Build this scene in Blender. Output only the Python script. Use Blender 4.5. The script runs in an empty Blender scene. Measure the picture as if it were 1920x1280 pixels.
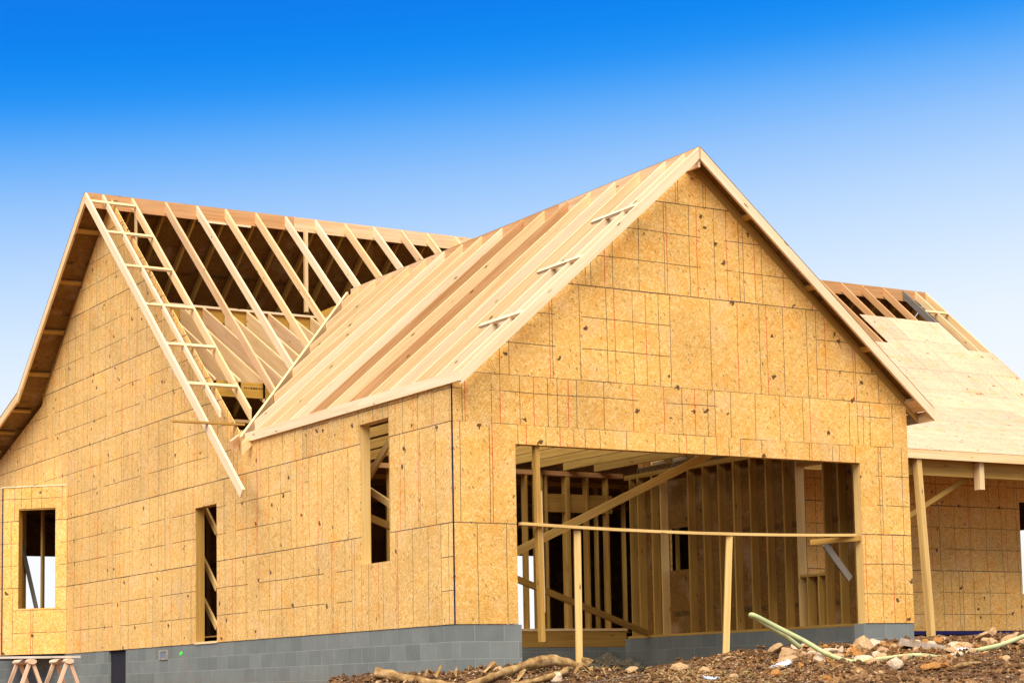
import bpy, bmesh, math, random
from mathutils import Vector, Matrix, noise, geometry
random.seed(7)
V = Vector
scene = bpy.context.scene
col = scene.collection

# ------------------------------------------------------------------ node helpers
class NT:
    def __init__(s, name):
        s.mat = bpy.data.materials.new(name); s.mat.use_nodes = True
        s.t = s.mat.node_tree; s.n = s.t.nodes
        s.b = s.n['Principled BSDF']; s.b.inputs['Specular IOR Level'].default_value = 0.2
        s.b.inputs['Roughness'].default_value = 0.8
    def link(s, a, b): s.t.links.new(a, b)
    def put(s, sock, v):
        if hasattr(v, 'is_output') or isinstance(v, bpy.types.NodeSocket): s.link(v, sock)
        else: sock.default_value = v
    def m(s, op, a, b=0.0, c=0.0, clamp=False):
        n = s.n.new('ShaderNodeMath'); n.operation = op; n.use_clamp = clamp
        s.put(n.inputs[0], a); s.put(n.inputs[1], b); s.put(n.inputs[2], c)
        return n.outputs[0]
    def uv(s):
        n = s.n.new('ShaderNodeUVMap'); n.uv_map = 'UVMap'; return n.outputs[0]
    def objco(s):
        return s.n.new('ShaderNodeTexCoord').outputs['Object']
    def rnd(s):
        return s.n.new('ShaderNodeObjectInfo').outputs['Random']
    def sep(s, v):
        n = s.n.new('ShaderNodeSeparateXYZ'); s.link(v, n.inputs[0]); return n.outputs
    def comb(s, x, y, z=0.0):
        n = s.n.new('ShaderNodeCombineXYZ'); s.put(n.inputs[0], x); s.put(n.inputs[1], y); s.put(n.inputs[2], z)
        return n.outputs[0]
    def mapping(s, v, scale=(1, 1, 1), rot=0.0, loc=(0, 0, 0)):
        # rotate first, then scale: two mapping nodes
        if rot:
            a = s.n.new('ShaderNodeMapping'); s.link(v, a.inputs[0]); a.inputs['Rotation'].default_value = (0, 0, rot); v = a.outputs[0]
        b = s.n.new('ShaderNodeMapping'); s.link(v, b.inputs[0]); b.inputs['Scale'].default_value = scale; b.inputs['Location'].default_value = loc
        return b.outputs[0]
    def noise(s, v, scale=5.0, detail=3.0, rough=0.5):
        n = s.n.new('ShaderNodeTexNoise'); s.link(v, n.inputs['Vector'])
        n.inputs['Scale'].default_value = scale; n.inputs['Detail'].default_value = detail; n.inputs['Roughness'].default_value = rough
        return n.outputs[0]
    def voro(s, v, scale=5.0, feature='F1', rand=1.0):
        n = s.n.new('ShaderNodeTexVoronoi'); n.feature = feature; s.link(v, n.inputs['Vector'])
        n.inputs['Scale'].default_value = scale; n.inputs['Randomness'].default_value = rand
        return n
    def white(s, v):
        n = s.n.new('ShaderNodeTexWhiteNoise'); n.noise_dimensions = '3D'; s.link(v, n.inputs['Vector']); return n.outputs['Value']
    def ramp(s, f, stops, interp='LINEAR'):
        n = s.n.new('ShaderNodeValToRGB'); s.put(n.inputs[0], f); n.color_ramp.interpolation = interp
        e = n.color_ramp.elements
        while len(e) > 1: e.remove(e[-1])
        e[0].position, c = stops[0]; e[0].color = tuple(c) + (1,) if len(c) == 3 else c
        for p, c in stops[1:]:
            k = e.new(p); k.color = tuple(c) + (1,) if len(c) == 3 else c
        return n.outputs[0]
    def mix(s, f, a, b, mode='MIX'):
        n = s.n.new('ShaderNodeMix'); n.data_type = 'RGBA'; n.blend_type = mode
        s.put(n.inputs[0], f)
        for k, v in ((6, a), (7, b)):
            if isinstance(v, (tuple, list)): n.inputs[k].default_value = tuple(v) + (1,) if len(v) == 3 else v
            else: s.link(v, n.inputs[k])
        return n.outputs[2]
    def color(s, c): s.put(s.b.inputs['Base Color'], c if not isinstance(c, tuple) else c + (1,))
    def bump(s, h, strength=0.3, dist=0.01):
        n = s.n.new('ShaderNodeBump'); n.inputs['Strength'].default_value = strength; n.inputs['Distance'].default_value = dist
        s.link(h, n.inputs['Height']); s.link(n.outputs[0], s.b.inputs['Normal'])
    def smooth(s, x, lo, hi):
        n = s.n.new('ShaderNodeMapRange'); n.interpolation_type = 'SMOOTHSTEP'
        s.put(n.inputs[0], x); n.inputs[1].default_value = lo; n.inputs[2].default_value = hi
        return n.outputs[0]

def osb(name, light, mid, dark, lines=1.0, offs=(0.0, 0.0), pale=0.0, stamp=0.0, eave=False):
    """strand board in metres: stranded flakes, sheet joints, nailing grid, red marks, bark flecks"""
    s = NT(name); uv = s.uv()
    cols = []
    for k, (rot, sx, sy) in enumerate(((0.25, 13, 58), (1.2, 15, 66), (2.3, 12, 54), (0.75, 20, 84))):
        v = s.voro(s.mapping(uv, (sx, sy, 1), rot, (k * 7.3, k * 3.1, 0)), 1.0)
        cols.append(s.sep(v.outputs['Color'])[0])
    n1 = s.noise(uv, 34, 2); n2 = s.noise(s.mapping(uv, (1, 1, 1), 0, (9, 4, 0)), 27, 2)
    a = s.mix(s.m('GREATER_THAN', n1, 0.5), cols[0], cols[1])
    b = s.mix(s.m('GREATER_THAN', n1, 0.52), cols[2], cols[3])
    st = s.mix(s.m('GREATER_THAN', n2, 0.5), a, b)
    fine = s.noise(s.mapping(uv, (1, 1.6, 1), 0.4), 120, 3, 0.6)
    big = s.noise(uv, 1.3, 3)
    f = s.m('ADD', s.m('MULTIPLY', s.sep(st)[0], 0.82), s.m('MULTIPLY', fine, 0.18))
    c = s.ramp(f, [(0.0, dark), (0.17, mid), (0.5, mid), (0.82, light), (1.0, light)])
    X, Y, _ = s.sep(uv)
    X = s.m('ADD', X, offs[0]); Y = s.m('ADD', Y, offs[1])
    R, W, G = 1.2192, 2.4384, 0.4064
    jm = 1.0
    if eave:
        up_ = s.m('GREATER_THAN', Y, 3.048)
        jm = s.m('SUBTRACT', 1.0, s.m('MULTIPLY', s.m('GREATER_THAN', Y, 1.8), s.m('SUBTRACT', 1.0, up_)))
        Y = s.m('ADD', Y, s.m('MULTIPLY', up_, 0.6096))
    row = s.m('FLOOR', s.m('DIVIDE', Y, R))
    ro = s.m('MULTIPLY', s.white(s.comb(row, 3.0, 1.0)), W)
    xs = s.m('ADD', X, ro)
    sheet = s.m('FLOOR', s.m('DIVIDE', xs, W))
    r1 = s.white(s.comb(sheet, row, 5.0)); r2 = s.white(s.comb(sheet, row, 9.0)); r3 = s.white(s.comb(sheet, row, 13.0))
    # tone per sheet and broad weathering
    tone = s.m('ADD', 0.68, s.m('ADD', s.m('MULTIPLY', r1, 0.16), s.m('MULTIPLY', big, 0.5)))
    c = s.mix(1.0, c, s.comb(tone, tone, tone), 'MULTIPLY')
    c = s.mix(s.m('MULTIPLY', s.smooth(s.noise(uv, 2.6, 4), 0.5, 0.72), 0.55), c, s.mix(1.0, c, (1.0, 0.76, 0.42), 'MULTIPLY'))
    c = s.mix(s.m('MULTIPLY', s.smooth(s.noise(s.mapping(uv, (1, 1, 1), 0, (4, 9, 0)), 1.9, 4), 0.52, 0.7), 0.4), c, s.mix(0.45, c, (0.72, 0.50, 0.33)))
    if pale: c = s.mix(pale, c, light)
    # bark flecks
    v = s.voro(s.mapping(uv, (4.4, 3.3, 1), 0.9), 1.0)
    w = s.m('ADD', v.outputs['Distance'], s.m('MULTIPLY', s.m('SUBTRACT', s.noise(uv, 22, 3), 0.5), 0.45))
    on = s.m('GREATER_THAN', s.sep(v.outputs['Color'])[1], 0.42)
    fl = s.m('MULTIPLY', s.m('SUBTRACT', 1.0, s.smooth(w, 0.095, 0.14)), on)
    c = s.mix(s.m('MULTIPLY', fl, 0.92), c, (0.075, 0.033, 0.014))
    v = s.voro(s.mapping(uv, (9, 24, 1), 1.0), 1.0)
    fl = s.m('MULTIPLY', s.m('LESS_THAN', v.outputs['Distance'], 0.22), s.m('GREATER_THAN', s.sep(v.outputs['Color'])[1], 0.74))
    c = s.mix(s.m('MULTIPLY', fl, 0.6), c, (0.14, 0.065, 0.02))
    if lines:
        wob = s.m('MULTIPLY', s.m('SUBTRACT', s.noise(uv, 1.1, 2), 0.5), 0.03)
        brk = s.smooth(s.noise(uv, 2.6, 3), 0.24, 0.42)
        def line(coord, period, half):
            d = s.m('ABSOLUTE', s.m('SUBTRACT', s.m('FRACT', s.m('ADD', s.m('DIVIDE', coord, period), 0.5)), 0.5))
            return s.m('LESS_THAN', s.m('MULTIPLY', d, period), half)
        def L(mask, col_, a):
            nonlocal c
            c = s.mix(s.m('MULTIPLY', mask, a * lines), c, col_)
        dk = (0.055, 0.04, 0.02)
        # nailing lines
        yl = s.m('MULTIPLY', line(s.m('ADD', Y, wob), G, 0.0052), s.m('GREATER_THAN', r2, 0.12))
        part = s.m('GREATER_THAN', s.m('FRACT', s.m('DIVIDE', s.m('ADD', xs, s.m('MULTIPLY', r3, 2.0)), W)), 0.16)
        L(s.m('MULTIPLY', s.m('MULTIPLY', yl, part), brk), dk, 0.85)
        xo = s.m('ADD', s.m('ADD', xs, wob), s.m('MULTIPLY', r3, 0.2))
        L(s.m('MULTIPLY', line(xo, G, 0.005), s.m('MULTIPLY', brk, s.m('GREATER_THAN', s.white(s.comb(s.m('ROUND', s.m('DIVIDE', xo, G)), row, 2.0)), 0.12))), dk, 0.8)
        xr = s.m('ADD', xo, 0.2032)
        keep = s.m('GREATER_THAN', s.white(s.comb(s.m('ROUND', s.m('DIVIDE', xr, 0.4877)), row, 21.0)), 0.4)
        L(s.m('MULTIPLY', line(xr, 0.4877, 0.0055), keep), (0.55, 0.02, 0.015), 0.8)
        # joints
        L(s.m('MULTIPLY', line(Y, R, 0.0058), jm), (0.03, 0.026, 0.03), 0.85)
        L(line(xs, W, 0.0052), (0.035, 0.03, 0.07), 0.75)
    if stamp:
        fy = s.m('FRACT', s.m('DIVIDE', s.m('ADD', Y, 0.25), R))
        band = s.m('LESS_THAN', s.m('ABSOLUTE', s.m('SUBTRACT', fy, 0.5)), 0.035)
        word = s.smooth(s.noise(s.mapping(uv, (2.2, 0.6, 1)), 1.0, 1), 0.45, 0.55)
        let = s.m('GREATER_THAN', s.noise(s.mapping(uv, (70, 26, 1)), 1.0, 2), 0.48)
        c = s.mix(s.m('MULTIPLY', s.m('MULTIPLY', band, word), s.m('MULTIPLY', let, stamp)), c, (0.02, 0.015, 0.01))
    s.color(c); s.bump(f, 0.25, 0.004)
    s.b.inputs['Roughness'].default_value = 0.72
    return s.mat

def lumber(name, base, grain, dirt=0.25, tonev=0.16, knot=1.0):
    s = NT(name); uv = s.uv(); r = s.rnd()
    off = s.comb(s.m('MULTIPLY', r, 37.0), s.m('MULTIPLY', r, 19.0), s.m('MULTIPLY', r, 5.0))
    a = s.n.new('ShaderNodeVectorMath'); a.operation = 'ADD'; s.link(uv, a.inputs[0]); s.link(off, a.inputs[1]); p = a.outputs[0]
    # knots displace the grain
    kv = s.voro(s.mapping(p, (2.3, 9.0, 1)), 1.0)
    kd = s.m('ADD', kv.outputs['Distance'], s.m('MULTIPLY', s.m('SUBTRACT', s.noise(p, 25, 2), 0.5), 0.1))
    on = s.m('GREATER_THAN', s.sep(kv.outputs['Color'])[0], 0.35)
    k = s.m('MULTIPLY', s.m('SUBTRACT', 1.0, s.smooth(kd, 0.06, 0.125)), on)
    halo = s.m('MULTIPLY', s.m('SUBTRACT', 1.0, s.smooth(kd, 0.05, 0.3)), on)
    g = s.noise(s.mapping(p, (1.1, 55, 1)), 1.0, 4, 0.6)
    g2 = s.noise(s.mapping(p, (0.6, 14, 1), 0, (3, 8, 0)), 1.0, 3)
    gg = s.m('ADD', s.m('MULTIPLY', g, 0.6), s.m('MULTIPLY', g2, 0.4))
    c = s.mix(s.smooth(gg, 0.38, 0.66), base, grain)
    c = s.mix(s.m('MULTIPLY', halo, 0.45), c, grain)
    st = s.smooth(s.noise(s.mapping(p, (1.6, 5, 1)), 1.0, 5, 0.65), 0.55, 0.78)
    c = s.mix(s.m('MULTIPLY', st, dirt), c, tuple(x * 0.45 for x in grain))
    c = s.mix(s.m('MULTIPLY', k, 0.8 * knot), c, (0.12, 0.055, 0.02))
    t = s.m('ADD', 1.0 - tonev, s.m('MULTIPLY', s.white(s.comb(r, r, r)), tonev))
    c = s.mix(1.0, c, s.comb(t, s.m('POWER', t, 1.25), s.m('POWER', t, 1.6)), 'MULTIPLY')
    s.color(c); s.bump(gg, 0.15, 0.002); s.b.inputs['Roughness'].default_value = 0.68
    return s.mat

def speckle(name, stops, scale=9, detail=6, bump=0.5, dist=0.02, extra=None, rough=0.9):
    s = NT(name); p = s.objco()
    f = s.noise(p, scale, detail, 0.65)
    c = s.ramp(f, stops)
    if extra: c = extra(s, p, c)
    s.color(c); s.bump(f, bump, dist); s.b.inputs['Roughness'].default_value = rough
    return s.mat

def block_mat(name):
    s = NT(name); uv = s.uv()
    br = s.n.new('ShaderNodeTexBrick'); s.link(s.mapping(uv, (1, 1, 1), 0, (0.13, 0.0, 0)), br.inputs['Vector'])
    br.inputs['Scale'].default_value = 1.0
    br.inputs['Brick Width'].default_value = 0.405; br.inputs['Row Height'].default_value = 0.2032
    br.inputs['Mortar Size'].default_value = 0.005; br.inputs['Mortar Smooth'].default_value = 0.2; br.inputs['Bias'].default_value = -0.1
    br.inputs['Color1'].default_value = (0.14, 0.15, 0.138, 1); br.inputs['Color2'].default_value = (0.18, 0.19, 0.173, 1)
    br.inputs['Mortar'].default_value = (0.225, 0.235, 0.215, 1)
    n = s.noise(uv, 3.2, 5, 0.6); n2 = s.noise(uv, 90, 3, 0.7)
    t = s.m('ADD', 0.7, s.m('ADD', s.m('MULTIPLY', n, 0.5), s.m('MULTIPLY', n2, 0.26)))
    c = s.mix(1.0, br.outputs['Color'], s.comb(t, t, t), 'MULTIPLY')
    # pits
    v = s.voro(uv, 45); pit = s.m('MULTIPLY', s.m('LESS_THAN', v.outputs['Distance'], 0.22), s.m('GREATER_THAN', s.sep(v.outputs['Color'])[0], 0.86))
    c = s.mix(s.m('MULTIPLY', pit, 0.5), c, (0.1, 0.1, 0.1))
    # mud splash near the ground
    _, Y, _ = s.sep(uv)
    mud = s.m('MULTIPLY', s.smooth(s.m('ADD', Y, s.m('MULTIPLY', s.noise(uv, 4, 4), 0.5)), -0.15, -0.7), 0.6)
    c = s.mix(mud, c, (0.2, 0.15, 0.1))
    s.color(c); s.bump(s.m('ADD', s.m('MULTIPLY', br.outputs['Fac'], -1.0), s.m('MULTIPLY', n2, 0.5)), 0.5, 0.006)
    s.b.inputs['Roughness'].default_value = 0.9
    return s.mat

def plain(name, c, rough=0.7, var=0.25, scale=8):
    s = NT(name); p = s.objco(); n = s.noise(p, scale, 5, 0.6)
    t = s.m('ADD', 1 - var, s.m('MULTIPLY', n, var * 2))
    s.color(s.mix(1.0, c, s.comb(t, t, t), 'MULTIPLY')); s.b.inputs['Roughness'].default_value = rough
    return s.mat

M = {}
M['osb'] = osb('strand_board', (0.83, 0.565, 0.235), (0.66, 0.37, 0.10), (0.35, 0.14, 0.02))
M['osb_gold'] = osb('strand_board_golden', (0.84, 0.54, 0.20), (0.67, 0.355, 0.078), (0.36, 0.14, 0.016), offs=(0.31, 0.0))
M['osb_front'] = osb('strand_board_front', (0.84, 0.54, 0.20), (0.67, 0.355, 0.078), (0.36, 0.14, 0.016), offs=(0.31, 0.0), eave=True)
M['osb_dim'] = osb('strand_board_shaded', (0.26, 0.135, 0.03), (0.17, 0.08, 0.015), (0.11, 0.045, 0.008), lines=0.35, stamp=0.8)  # darker copy of the strand board, indoor shade put into its colour
M['osb_roof'] = osb('strand_board_roof', (0.66, 0.44, 0.29), (0.58, 0.355, 0.215), (0.40, 0.20, 0.095), lines=0.55)
M['pine'] = lumber('pale_pine', (0.82, 0.59, 0.32), (0.71, 0.44, 0.19), tonev=0.1, knot=1.1)
M['pine_white'] = lumber('white_pine', (0.85, 0.67, 0.44), (0.77, 0.55, 0.31), dirt=0.12, tonev=0.08)
M['pink'] = lumber('pinkish_pine', (0.78, 0.53, 0.31), (0.64, 0.37, 0.17), dirt=0.3)
M['fir'] = lumber('orange_fir', (0.66, 0.37, 0.17), (0.52, 0.25, 0.09), dirt=0.4, tonev=0.2)
M['stud'] = lumber('stud_pine', (0.56, 0.34, 0.085), (0.42, 0.225, 0.045), dirt=0.4, tonev=0.3)  # yellower pine, darkened so its colour carries the indoor shade
M['gold'] = lumber('golden_pine', (0.74, 0.50, 0.19), (0.60, 0.36, 0.11), dirt=0.25, tonev=0.12)
M['grey_wood'] = lumber('weathered_plank', (0.22, 0.19, 0.16), (0.12, 0.10, 0.08), dirt=0.6)
M['lvl'] = lumber('laminated_beam', (0.54, 0.30, 0.05), (0.42, 0.21, 0.03), dirt=0.15, tonev=0.08, knot=0.3)
M['block'] = block_mat('concrete_block')
M['ink'] = plain('stamp_ink', (0.04, 0.03, 0.02))
M['blue_tape'] = plain('navy_sealing_strip', (0.015, 0.015, 0.07), 0.5)
M['tarp'] = plain('dark_blue_membrane', (0.012, 0.01, 0.08), 0.4)
M['void'] = plain('unlit_gap_black', (0.02, 0.018, 0.025), 0.9)  # near-black colour standing in for unlit gaps
def dirt_extra(s, p, c):
    o = s.smooth(s.noise(p, 0.9, 4), 0.46, 0.6)
    c = s.mix(s.m('MULTIPLY', o, 0.75), c, s.ramp(s.noise(p, 26, 4), [(0.3, (0.13, 0.06, 0.02)), (0.55, (0.30, 0.15, 0.05)), (0.75, (0.45, 0.27, 0.12))]))
    v = s.voro(p, 55); sp = s.m('GREATER_THAN', s.sep(v.outputs['Color'])[0], 0.93)
    return s.mix(s.m('MULTIPLY', sp, 0.6), c, (0.5, 0.4, 0.28))
M['dirt'] = speckle('dirt', [(0.3, (0.026, 0.012, 0.006)), (0.5, (0.095, 0.042, 0.015)), (0.7, (0.22, 0.11, 0.042))], 8, 9, 0.9, 0.04, dirt_extra)
M['stone'] = speckle('tan_stone', [(0.3, (0.24, 0.12, 0.05)), (0.5, (0.43, 0.26, 0.12)), (0.7, (0.6, 0.43, 0.26))], 9, 6, 0.6, 0.01)
M['stone_pale'] = speckle('pale_stone', [(0.3, (0.32, 0.2, 0.11)), (0.5, (0.52, 0.38, 0.25)), (0.7, (0.66, 0.54, 0.4))], 8, 6, 0.5, 0.01)
M['stone_orange'] = speckle('rust_stone', [(0.3, (0.16, 0.06, 0.015)), (0.5, (0.34, 0.145, 0.035)), (0.7, (0.52, 0.27, 0.09))], 9, 6, 0.6, 0.01)
M['clod'] = speckle('soil_clod', [(0.3, (0.035, 0.016, 0.007)), (0.55, (0.13, 0.06, 0.02)), (0.75, (0.26, 0.135, 0.05))], 12, 6, 0.9, 0.01)
M['bark'] = speckle('tan_bark', [(0.3, (0.10, 0.045, 0.012)), (0.5, (0.30, 0.17, 0.06)), (0.7, (0.5, 0.33, 0.15))], 9, 7, 0.9, 0.015)
M['rootball'] = speckle('dark_rootball', [(0.3, (0.02, 0.014, 0.008)), (0.6, (0.07, 0.055, 0.03)), (0.85, (0.14, 0.11, 0.06))], 30, 6, 1.0, 0.02)
def pipe_extra(s, p, c):
    return s.mix(s.m('MULTIPLY', s.smooth(s.noise(p, 5, 5), 0.5, 0.7), 0.6), c, (0.33, 0.24, 0.10))
M['pipe'] = speckle('pale_green_plastic', [(0.3, (0.36, 0.40, 0.17)), (0.7, (0.50, 0.52, 0.27))], 4, 3, 0.1, 0.002, pipe_extra, 0.45)
M['concrete'] = speckle('dirty_concrete', [(0.3, (0.24, 0.15, 0.08)), (0.6, (0.45, 0.36, 0.27)), (0.8, (0.6, 0.52, 0.42))], 7, 6, 0.6, 0.01)
M['rag_blue'] = plain('pale_blue_cloth', (0.42, 0.52, 0.62))
M['rag_white'] = plain('white_wrap', (0.82, 0.82, 0.84))
M['green'] = plain('bright_green_ribbon', (0.05, 0.75, 0.06))
M['rebar'] = plain('rusty_rod', (0.16, 0.11, 0.08))
M['straw'] = plain('dry_straw', (0.42, 0.31, 0.13))
M['trestle'] = lumber('sawhorse_pine', (0.78, 0.55, 0.38), (0.66, 0.42, 0.27), dirt=0.15)
M['scaffold_top'] = lumber('bleached_plank', (0.74, 0.70, 0.66), (0.60, 0.54, 0.48), dirt=0.4)

# ------------------------------------------------------------------ object helpers
def tag(o, label=None, cat=None, group=None, kind=None):
    if label: o['label'] = label
    if cat: o['category'] = cat
    if group: o['group'] = group
    if kind: o['kind'] = kind
    return o
def empty(name, loc, **k):
    o = bpy.data.objects.new(name, None); col.objects.link(o); o.location = loc
    o.empty_display_size = 0.2
    return tag(o, **k)
def link(name, bm, mat, parent=None, uvf=None, origin=None, smooth=False):
    if origin is None:
        if len(bm.verts):
            origin = sum((v.co for v in bm.verts), V((0, 0, 0))) / len(bm.verts)
        else: origin = V((0, 0, 0))
    origin = V(origin)
    bmesh.ops.recalc_face_normals(bm, faces=bm.faces)
    bm.normal_update()
    if uvf:
        lay = bm.loops.layers.uv.new('UVMap')
        for f in bm.faces:
            for l in f.loops: l[lay].uv = uvf(l.vert.co, f.normal)
    bmesh.ops.translate(bm, verts=bm.verts, vec=-origin)
    me = bpy.data.meshes.new(name); bm.to_mesh(me); bm.free()
    me.materials.append(mat)
    if smooth:
        for p in me.polygons: p.use_smooth = True
    o = bpy.data.objects.new(name, me); col.objects.link(o)
    if parent:
        o.parent = parent
        o.location = origin - world_loc(parent)
    else: o.location = origin
    return o
def world_loc(o):
    l = V(o.location)
    while o.parent: o = o.parent; l += o.location
    return l
def prism_bm(pts, ext, bm=None):
    bm = bm or bmesh.new(); ext = V(ext)
    a = [bm.verts.new(p) for p in pts]; b = [bm.verts.new(V(p) + ext) for p in pts]
    bm.faces.new(a); bm.faces.new(b[::-1])
    n = len(a)
    for i in range(n): bm.faces.new((a[i], b[i], b[(i + 1) % n], a[(i + 1) % n]))
    return bm
def grain_uv(d):
    d = V(d).normalized()
    def f(p, n):
        u = p.dot(d); w = n.cross(d)
        if w.length < 0.3:                       # end grain
            q = d.orthogonal().normalized(); return (p.dot(q) * 0.3, p.dot(d.cross(q)) * 3)
        return (u, p.dot(w.normalized()))
    return f
def board(name, p0, p1, w, h, mat, parent=None, up=(0, 0, 1), bow=0.0):
    """lumber of width w (sideways) and depth h (along up), p0-p1 is the centre line"""
    p0, p1 = V(p0), V(p1); d = (p1 - p0).normalized(); up = V(up)
    side = d.cross(up)
    if side.length < 1e-3: side = d.cross(V((1, 0, 0)))
    side.normalize(); up = side.cross(d).normalized()
    bm = bmesh.new(); n = 1 if not bow else 8; rings = []
    for i in range(n + 1):
        t = i / n; c = p0.lerp(p1, t) + up * (-bow * 4 * t * (1 - t))
        rings.append([bm.verts.new(c + side * (a * w / 2) + up * (b * h / 2)) for a, b in ((-1, -1), (1, -1), (1, 1), (-1, 1))])
    bm.faces.new(rings[0]); bm.faces.new(rings[-1][::-1])
    for r, q in zip(rings, rings[1:]):
        for k in range(4): bm.faces.new((r[k], r[(k + 1) % 4], q[(k + 1) % 4], q[k]))
    return link(name, bm, mat, parent, grain_uv(d))
def rafter_yz(name, x, y0, z0, y1, z1, mat, parent, depth=0.14, w=0.038, square=False):
    """plumb-cut rafter in a plane of constant x; (y,z) are points of its top edge"""
    s = math.hypot(y1 - y0, z1 - z0); dz = depth * s / abs(y1 - y0)
    if square:
        ny, nz = -(z1 - z0) / s, (y1 - y0) / s
        if nz > 0: ny, nz = -ny, -nz
        pts = [(x - w / 2, y0, z0), (x - w / 2, y1, z1), (x - w / 2, y1 + ny * depth, z1 + nz * depth), (x - w / 2, y0, z0 - dz)]
    else:
        pts = [(x - w / 2, y0, z0), (x - w / 2, y1, z1), (x - w / 2, y1, z1 - dz), (x - w / 2, y0, z0 - dz)]
    return link(name, prism_bm(pts, (w, 0, 0)), mat, parent, grain_uv((0, y1 - y0, z1 - z0)))
def rafter_xz(name, y, x0, z0, x1, z1, mat, parent, depth=0.14, w=0.038):
    s = math.hypot(x1 - x0, z1 - z0); dz = depth * s / abs(x1 - x0)
    pts = [(x0, y - w / 2, z0), (x1, y - w / 2, z1), (x1, y - w / 2, z1 - dz), (x0, y - w / 2, z0 - dz)]
    return link(name, prism_bm(pts, (0, w, 0)), mat, parent, grain_uv((x1 - x0, 0, z1 - z0)))
def panel(name, o, e, n, outline, holes, t, mat, parent, up=(0, 0, 1)):
    """flat sheet with openings: o origin, e horizontal, up second axis, n outward, (u,v) outline"""
    o, e, n, up = V(o), V(e).normalized(), V(n).normalized(), V(up).normalized()
    loops = [outline] + holes
    P = [[o + e * u + up * v for u, v in lp] for lp in loops]
    flat2 = [[V((u, v, 0)) for u, v in lp] for lp in loops]
    tris = geometry.tessellate_polygon(flat2)
    bm = bmesh.new()
    A = [bm.verts.new(p) for lp in P for p in lp]; B = [bm.verts.new(p - n * t) for lp in P for p in lp]
    for a, b, c in tris:
        try: bm.faces.new((A[a], A[b], A[c])); bm.faces.new((B[c], B[b], B[a]))
        except ValueError: pass
    k = 0
    for lp in loops:
        m = len(lp)
        for i in range(m):
            j = (i + 1) % m
            bm.faces.new((A[k + i], A[k + j], B[k + j], B[k + i]))
        k += m
    def uvf(p, nn):
        q = p - o
        if abs(nn.dot(n)) > 0.5: return (p.dot(e), q.dot(up))
        return (p.dot(n) + p.dot(e), q.dot(up))
    return link(name, bm, mat, parent, uvf, origin=o)
def rect(u0, v0, u1, v1): return [(u0, v0), (u1, v0), (u1, v1), (u0, v1)]
def box(name, lo, hi, mat, parent=None, grain=(1, 0, 0), uvf=None):
    lo, hi = V(lo), V(hi)
    pts = [(lo.x, lo.y, lo.z), (hi.x, lo.y, lo.z), (hi.x, hi.y, lo.z), (lo.x, hi.y, lo.z)]
    return link(name, prism_bm(pts, (0, 0, hi.z - lo.z)), mat, parent, uvf or grain_uv(grain))
def tube_bm(path, radii, seg=10, jit=0.0, bm=None):
    bm = bm or bmesh.new(); rings = []; prev = None
    for i, p in enumerate(path):
        p = V(p); d = (V(path[min(i + 1, len(path) - 1)]) - V(path[max(i - 1, 0)])).normalized()
        a = d.orthogonal().normalized() if prev is None else (prev - d * prev.dot(d)).normalized()
        prev = a; b = d.cross(a); r = radii[i] if isinstance(radii, (list, tuple)) else radii
        ring = []
        for k in range(seg):
            t = 2 * math.pi * k / seg; q = r * (1 + (noise.noise(p * 9 + V((k * 1.7, 0, 0))) * jit))
            ring.append(bm.verts.new(p + a * math.cos(t) * q + b * math.sin(t) * q))
        rings.append(ring)
    for r, q in zip(rings, rings[1:]):
        for k in range(seg): bm.faces.new((r[k], r[(k + 1) % seg], q[(k + 1) % seg], q[k]))
    bm.faces.new(rings[0][::-1]); bm.faces.new(rings[-1])
    return bm
def spline(pts, n=6):
    out = []; P = [V(p) for p in pts]
    for i in range(len(P) - 1):
        a, b, c, d = P[max(i - 1, 0)], P[i], P[i + 1], P[min(i + 2, len(P) - 1)]
        for k in range(n):
            t = k / n
            out.append(0.5 * ((2 * b) + (c - a) * t + (2 * a - 5 * b + 4 * c - d) * t * t + (3 * b - a - 3 * c + d) * t ** 3))
    out.append(P[-1]); return out

# ------------------------------------------------------------------ measures (metres)
W = 7.28                                   # garage width
YR, ZR, TM = 12.12, 7.92, 0.848            # main ridge and pitch
BF, BR, ZB = 8.59, 15.97, 4.92             # breaks of the main roof, front and rear
XA, ZG = 3.588, 6.20                       # garage ridge
TL = (ZG - 3.03) / XA; XR, ZRE = 7.54, 2.97; TRr = (ZG - ZRE) / (XR - XA)
YM = 6.7                                   # main front wall
XE = 19.03
def zmain(y): return ZR - TM * abs(y - YR)
def zleft(x): return ZG - TL * (XA - x)
def yvalley(x): return YR + (zleft(x) - ZR) / TM
def xvalley(y): return XA + (zmain(y) - ZG) / TL

house = empty('unfinished_house', (3.6, 6.0, -0.9),
    label='unfinished wooden house with strand board walls and open rafters on a grey block base', cat='house')
H = house

# ------------------------------------------------------------------ walls
gw = [(0, 0), (0.8824, 0), (0.8824, 2.2006), (6.398, 2.2006), (6.398, 0), (W, 0), (W, 2.92), (W - 0.01, 3.02),
      (XA, ZG - 0.17), (0.0, 2.965)]
gable = panel('garage_gable_wall', (0, 0, 0), (1, 0, 0), (0, -1, 0), gw, [], 0.014, M['osb_front'], H)
tag(gable, 'golden strand board gable above the wide garage opening')
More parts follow.
